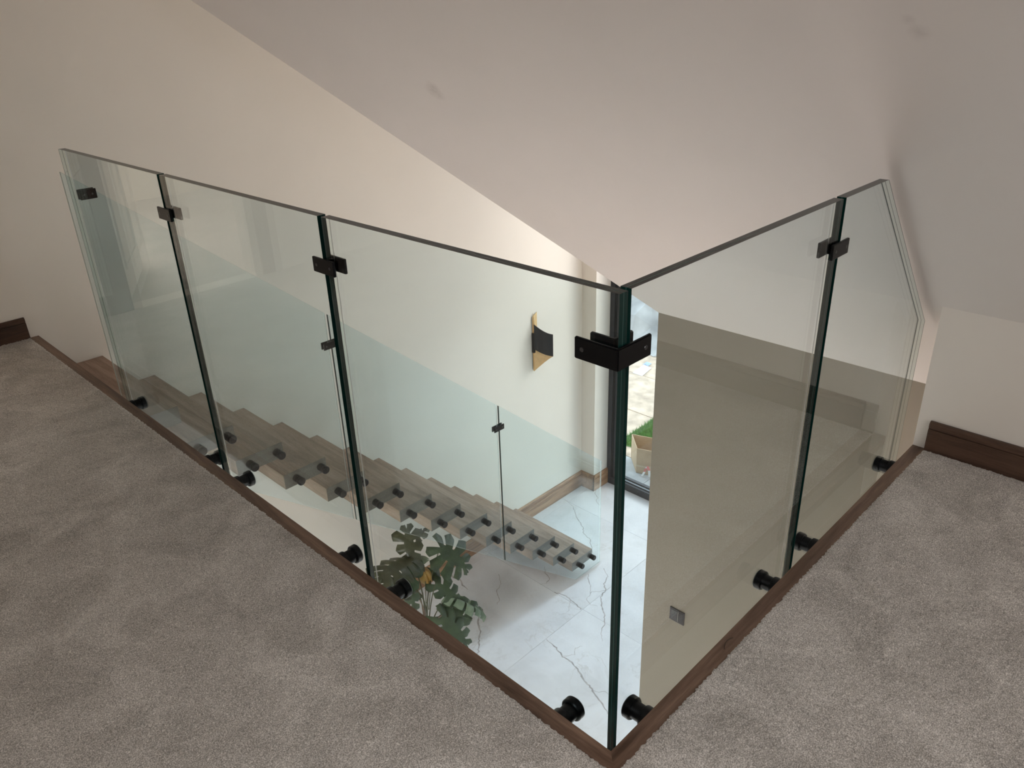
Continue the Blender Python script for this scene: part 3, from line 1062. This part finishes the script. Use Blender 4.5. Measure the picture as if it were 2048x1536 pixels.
# ------------------------------------------------------------------ potted monstera under the stairs
PB = Vector((1.87, 3.30, ZF))
pl = thing('potted_monstera', PB, 'potted monstera with split leaves standing under the floating stairs', 'plant')
b = MB()
b.lathe(PB, (0, 0, 1), [(0, 0.10), (0.01, 0.105), (0.27, 0.135), (0.285, 0.14), (0.30, 0.135), (0.30, 0.122), (0.262, 0.12)], 28)
b.build('pot', M['pot'], pl, smooth=True)
b = MB()
b.lathe(PB + Vector((0, 0, 0.255)), (0, 0, 1), [(0, 0.118), (0.012, 0.1), (0.018, 0.05)], 20)
b.build('soil', M['pot_soil'], pl, smooth=True)
TO_CAMERA = Vector((-0.46, -0.65, 0.60))     # leaves turned to face the camera


def leaf(attach, tip, width, mat, slots=4, droop=0.12, roll=0.0, curl=0.0, face=None, split=True, spread=1.0):
    width *= 1.15
    """split heart-shaped leaf: lobes fan from the midrib and part from one another towards the margin"""
    A, Tp = Vector(attach), Vector(tip)
    d = Tp - A
    L = d.length
    d.normalize()
    nv = Vector(face) if face else TO_CAMERA * 0.75 + Vector((0, 0, 0.6))
    nv = (nv - d * nv.dot(d)).normalized()
    nv = Matrix.Rotation(roll, 3, d) @ nv
    sd = d.cross(nv)
    ns, ntv = slots * 5, 8
    v, f = [], []
    for side in (-1, 1):
        base = len(v)
        lob = [random.uniform(0.80, 1.14) for _ in range(slots)]
        sag = [random.uniform(-0.10, 0.22) for _ in range(slots)]
        for i in range(ns + 1):
            s = i / ns
            ang = math.radians(-62 + 140 * s ** 0.9) * spread     # backward at the base, forward at the tip
            wl = width * (0.78 + 0.32 * math.sin(math.pi * min(1, s * 1.02))) * (1 - 0.55 * s ** 3)
            for j in range(ntv):
                t = j / (ntv - 1)
                pinch = lob[min(slots - 1, int(s * slots))] if split and t > 0.3 else 1.0
                if split and t > 0.3:
                    ph = (s * slots) % 1.0
                    pinch *= 1.0 - 0.22 * abs(ph - 0.4) * 2 * t * t
                m0 = A + d * (L * s * 0.93)
                dirv = sd * side * math.cos(ang) + d * math.sin(ang)
                q = m0 + dirv * (wl * t * pinch)
                h = -droop * (t ** 2) * width * 1.6 - droop * L * s ** 2 + 0.06 * width * math.sin(s * slots * 2 * math.pi) * t
                h += curl * math.sin(3.1 * t) * width * 0.6
                if split and t > 0.3:
                    h -= sag[min(slots - 1, int(s * slots))] * width * (t - 0.3)
                q += nv * h
                v.append(q)
        for i in range(ns):
            for j in range(ntv - 1):
                if split and (i % 5 == 4) and j >= 2 and i < ns - 2:
                    continue
                a = base + i * ntv + j
                q = [a, a + 1, a + ntv + 1, a + ntv]
                f.append(q if side > 0 else q[::-1])
    o = mesh_obj('leaf', v, f, mat, pl, smooth=True, origin=A)
    return o


leaf((1.871, 3.35, -2.269), (1.935, 3.46, -2.08), 0.115, M['leaf_olive'], 4, 0.10)
leaf((1.860, 3.34, -2.275), (1.440, 3.20, -2.10), 0.155, M['leaf_olive'], 6, 0.16, roll=0.25)
leaf((1.790, 3.30, -2.360), (1.47, 3.14, -2.27), 0.12, M['leaf_olive'], 5, 0.2, roll=-0.3)
leaf((2.125, 3.30, -2.305), (2.275, 3.12, -2.52), 0.155, M['leaf'], 5, 0.12)
leaf((1.849, 3.30, -2.574), (1.46, 3.14, -2.24), 0.095, M['leaf_olive'], 5, 0.12, roll=0.5)
leaf((1.680, 3.22, -2.330), (1.690, 3.08, -2.55), 0.085, M['leaf'], 4, 0.2)
leaf((2.010, 3.25, -2.580), (2.17, 3.12, -2.79), 0.095, M['leaf'], 4, 0.16, roll=0.4)
leaf((2.100, 3.22, -2.740), (2.46, 3.05, -2.98), 0.075, M['leaf_pale'], 5, 0.30, roll=-0.5, curl=0.5)
leaf((2.080, 3.20, -2.790), (2.36, 3.02, -3.04), 0.075, M['leaf'], 4, 0.3, roll=0.7)
leaf((1.964, 3.15, -2.840), (2.12, 2.99, -3.15), 0.15, M['leaf'], 5, 0.12)
leaf((2.009, 3.20, -2.870), (2.225, 3.05, -3.00), 0.085, M['leaf'], 3, 0.2, roll=0.6)
leaf((1.952, 3.30, -2.45), (1.985, 3.25, -2.60), 0.045, M['leaf_yellow'], 3, 0.5, curl=0.7, split=False)
leaf((2.05, 3.33, -2.49), (2.10, 3.28, -2.62), 0.045, M['leaf'], 3, 0.3, split=False)
leaf((1.93, 3.40, -2.379), (1.99, 3.32, -2.34), 0.035, M['leaf_pale'], 3, 0.3, split=False)
leaf((1.866, 3.32, -2.31), (1.93, 3.25, -2.44), 0.06, M['leaf'], 3, 0.3, split=False)
leaf((1.99, 3.42, -2.20), (2.09, 3.40, -2.13), 0.04, M['leaf_olive'], 3, 0.4, curl=0.4)
for a, c, bnd, r, mt in (((1.885, 3.28, -3.04), (1.871, 3.35, -2.269), (0.04, 0, 0), .007, 'stem'), ((1.90, 3.27, -3.04), (2.125, 3.30, -2.305), (-0.06, 0, 0.02), .007, 'stem'),
                         ((1.87, 3.28, -3.04), (1.790, 3.30, -2.340), (0.05, 0, 0.0), .006, 'stem'), ((1.88, 3.27, -3.04), (1.849, 3.30, -2.554), (0.05, 0, 0.03), .006, 'stem'),
                         ((1.90, 3.26, -3.04), (2.01, 3.25, -2.56), (-0.02, 0, 0.02), .006, 'stem'), ((1.89, 3.25, -3.04), (2.10, 3.22, -2.74), (-0.03, 0, 0.04), .006, 'stem'),
                         ((1.88, 3.24, -3.04), (1.964, 3.15, -2.81), (-0.03, 0, 0.04), .009, 'brown_stem'), ((1.86, 3.25, -3.04), (1.68, 3.22, -2.33), (0.08, 0, 0), .006, 'brown_stem'),
                         ((1.86, 3.30, -3.05), (1.88, 3.28, -2.75), (0.02, 0, 0), .014, 'brown_stem'), ((1.90, 3.26, -3.04), (2.009, 3.20, -2.85), (0, 0, 0.03), .006, 'stem'),
                         ((1.91, 3.27, -2.72), (1.952, 3.30, -2.45), (0, 0, 0), .004, 'stem'), ((1.93, 3.27, -2.80), (2.05, 3.33, -2.48), (0, 0, 0), .004, 'stem')):
    A, Bq, bd = Vector(a), Vector(c), Vector(bnd)
    pts = [A.lerp(Bq, t) + bd * math.sin(math.pi * t) for t in [i / 8 for i in range(9)]]
    b = MB()
    b.tube(pts, [r * (1 - 0.4 * i / 8) for i in range(9)], 7)
    b.build('stem', M[mt], pl, smooth=True)

# ------------------------------------------------------------------ outside the window
ZG = -3.40
gr = box_obj('ground', (5.13, -14, ZG - 0.2), (26, 24, ZG - 0.03), M['soil'])
structure(gr, 'ground outside the window', 'ground')
# pale strip of paving right outside and beige slabs beyond, each slab a piece
k = 0
for x0, x1, st_, mt in ((5.13, 5.73, 0.6, 'pale_paving'), (5.735, 6.73, 2.4, 'paving'), (6.735, 7.73, 2.4, 'paving'), (7.735, 8.73, 2.4, 'paving'), (8.735, 9.73, 2.4, 'paving'), (9.735, 10.73, 2.4, 'paving')):
    y = 1.2 + (0.4 if k else 0)
    k += 1
    while y < 9.5:
        box_obj('paving_slab', (x0, y, ZG - 0.03), (x1 - 0.006, y + st_ - 0.006, ZG + random.uniform(-0.002, 0.002)), M[mt], gr, 0.003)
        y += st_
# grass patch at the edge of the paving
gx, gy = [], []
V, F = [], []
# triangular patch, its long edge running from the box towards the far right
for _ in range(14000):
    u, w = random.random(), random.random()
    if u + w > 1:
        u, w = 1 - u, 1 - w
    x = 5.90 + u * 1.15 + w * 0.45
    y = 4.38 + u * 0.02 - w * 1.9
    h = random.uniform(0.03, 0.07)
    a = random.uniform(0, 6.28)
    dx, dy = math.cos(a) * 0.004, math.sin(a) * 0.004
    lx, ly = random.uniform(-.03, .03), random.uniform(-.03, .03)
    bI = len(V)
    V += [(x - dx, y - dy, ZG + 0.002), (x + dx, y + dy, ZG + 0.002), (x + lx, y + ly, ZG + h)]
    F.append([bI, bI + 1, bI + 2])
bI = len(V)
V += [(5.88, 4.39, ZG + 0.004), (7.07, 4.41, ZG + 0.004), (6.35, 2.45, ZG + 0.004)]
F.append([bI, bI + 2, bI + 1])
gs = mesh_obj('grass', V, F, M['grass'])
gs['kind'] = 'stuff'
tag(gs, 'small patch of green grass beside the paving outside the window', 'grass')

# open cardboard box
cb = thing('cardboard_box', (5.65, 3.75, ZG), 'open cardboard box standing outside the window', 'box')
fx0, fy0 = Vector((5.490, 3.795)), Vector((0.33, -0.94)).normalized()      # front left corner, direction along the front face
bk = Vector((0.69, 0.72)).normalized()
fw, dp, ht, th = 0.42, 0.34, 0.33, 0.006


def boxwall(p, q, z0, z1, name):
    n = Vector((-(q - p).y, (q - p).x)).normalized() * th
    o = prism_obj(name, [(p.x, p.y, z0), (q.x, q.y, z0), (q.x, q.y, z1), (p.x, p.y, z1)], (n.x, n.y, 0), M['cardboard'], cb)
    return o


zb0, zb1 = ZG + 0.006, ZG + ht
A_, B_ = fx0, fx0 + fy0 * fw
C_, D_ = B_ + bk * dp, A_ + bk * dp
boxwall(A_, B_, zb0, zb1, 'box_side')
boxwall(B_, C_, zb0, zb1, 'box_side')
boxwall(C_, D_, zb0, zb1, 'box_side')
boxwall(D_, A_, zb0, zb1, 'box_side')
prism_obj('box_base', [(p.x, p.y, ZG + 0.004) for p in (A_, B_, C_, D_)], (0, 0, 0.006), M['cardboard'], cb)
nf = Vector((fy0.y, -fy0.x)) * -1
if nf.x > 0:
    nf = -nf
q0, q1 = A_ + nf * 0.002, B_ + nf * 0.002
prism_obj('parcel_tape', [(q0.x, q0.y, ZG + 0.09), (q1.x, q1.y, ZG + 0.09), (q1.x, q1.y, ZG + 0.115), (q0.x, q0.y, ZG + 0.115)], (nf.x * 0.001, nf.y * 0.001, 0), M['card_tape'], cb)


def crumple(name, x0, x1, y0, y1, nx, ny, hf, mat, z=ZG, seed=1):
    r = np.random.default_rng(seed)
    X, Y = np.meshgrid(np.linspace(x0, x1, nx), np.linspace(y0, y1, ny), indexing='ij')
    X = X + r.uniform(-.35, .35, X.shape) * (x1 - x0) / nx
    Y = Y + r.uniform(-.35, .35, X.shape) * (y1 - y0) / ny
    U = (np.linspace(0, 1, nx)[:, None] + 0 * X)
    Vv = (np.linspace(0, 1, ny)[None, :] + 0 * X)
    Z = z + 0.006 + hf(U, Vv) * (0.75 + 0.5 * r.random(X.shape))
    v = np.c_[X.ravel(), Y.ravel(), Z.ravel()]
    i = np.arange(nx * ny).reshape(nx, ny)
    f = []
    for a in range(nx - 1):
        for c in range(ny - 1):
            p, q, s_, t_ = int(i[a, c]), int(i[a + 1, c]), int(i[a + 1, c + 1]), int(i[a, c + 1])
            f += [[p, q, s_], [p, s_, t_]] if (a + c) % 2 else [[p, q, t_], [q, s_, t_]]
    return mesh_obj(name, v, f, mat)


o = crumple('plastic_sheet', 8.45, 10.9, 4.7, 8.1, 11, 13, lambda u, v: 0.9 * np.sin(np.pi * np.clip(u * 1.0, 0, 1)) ** 0.7 * np.sin(np.pi * v) ** 0.6, M['sheeting'], seed=4)
tag(o, 'crumpled grey plastic sheeting heaped on the far paving outside', 'sheeting')
o = crumple('plastic_bag', 5.22, 5.44, 3.93, 4.2, 8, 8, lambda u, v: 0.24 * np.sin(np.pi * u) ** 0.6 * np.sin(np.pi * v) ** 0.6, M['bag'], seed=9)
tag(o, 'crumpled green plastic bag lying left of the cardboard box', 'bag')
# sheet of paper with a blue print
pp = mesh_obj('paper_sheet', [(7.70, 5.47, ZG + 0.006), (7.70, 5.30, ZG + 0.006), (8.01, 5.35, ZG + 0.012), (8.02, 5.50, ZG + 0.02), (7.70, 5.47, ZG + 0.004), (7.70, 5.30, ZG + 0.004), (8.01, 5.35, ZG + 0.010), (8.02, 5.50, ZG + 0.018)],
              [[0, 1, 2, 3], [7, 6, 5, 4], [0, 4, 5, 1], [1, 5, 6, 2], [2, 6, 7, 3], [3, 7, 4, 0]], M['paper'])
tag(pp, 'white sheet of paper lying on the beige paving outside', 'paper')
o = crumple('plastic_wrapper', 8.05, 8.15, 5.44, 5.54, 5, 5, lambda u, v: 0.03 * np.sin(np.pi * u) * np.sin(np.pi * v), M['blue_print'], seed=3)
tag(o, 'crumpled blue wrapper lying just behind the white paper outside', 'wrapper')
b = MB()
tape = [(5.50, 3.70, ZG + 0.012), (5.515, 3.68, ZG + 0.07), (5.51, 3.655, ZG + 0.13), (5.50, 3.63, ZG + 0.17), (5.49, 3.60, ZG + 0.13), (5.49, 3.59, ZG + 0.05)]
for i in range(len(tape) - 1):
    p, q = Vector(tape[i]) + Vector((-0.045, 0, 0)), Vector(tape[i + 1]) + Vector((-0.045, 0, 0))
    b.prism([p, p + Vector((0.0, -0.03, 0.012)), q + Vector((0.0, -0.03, 0.012)), q], (0.002, 0, 0), mi=i % 2)
o = b.build('barrier_tape', [M['white_tape'], M['red_tape']])
tag(o, 'scrap of red and white tape leaning on the cardboard box', 'tape')

# ------------------------------------------------------------------ small stray bits on the landing
b = MB()
b.tube([(0.461, -0.026, 0.0012), (0.470, -0.021, 0.0022), (0.480, -0.017, 0.003), (0.492, -0.0155, 0.0028), (0.503, -0.018, 0.002), (0.513, -0.021, 0.0012)], 0.0011, 6)
o = b.build('thread', M['thread'])
tag(o, 'short curled dark thread lying on the short walnut nosing', 'thread')
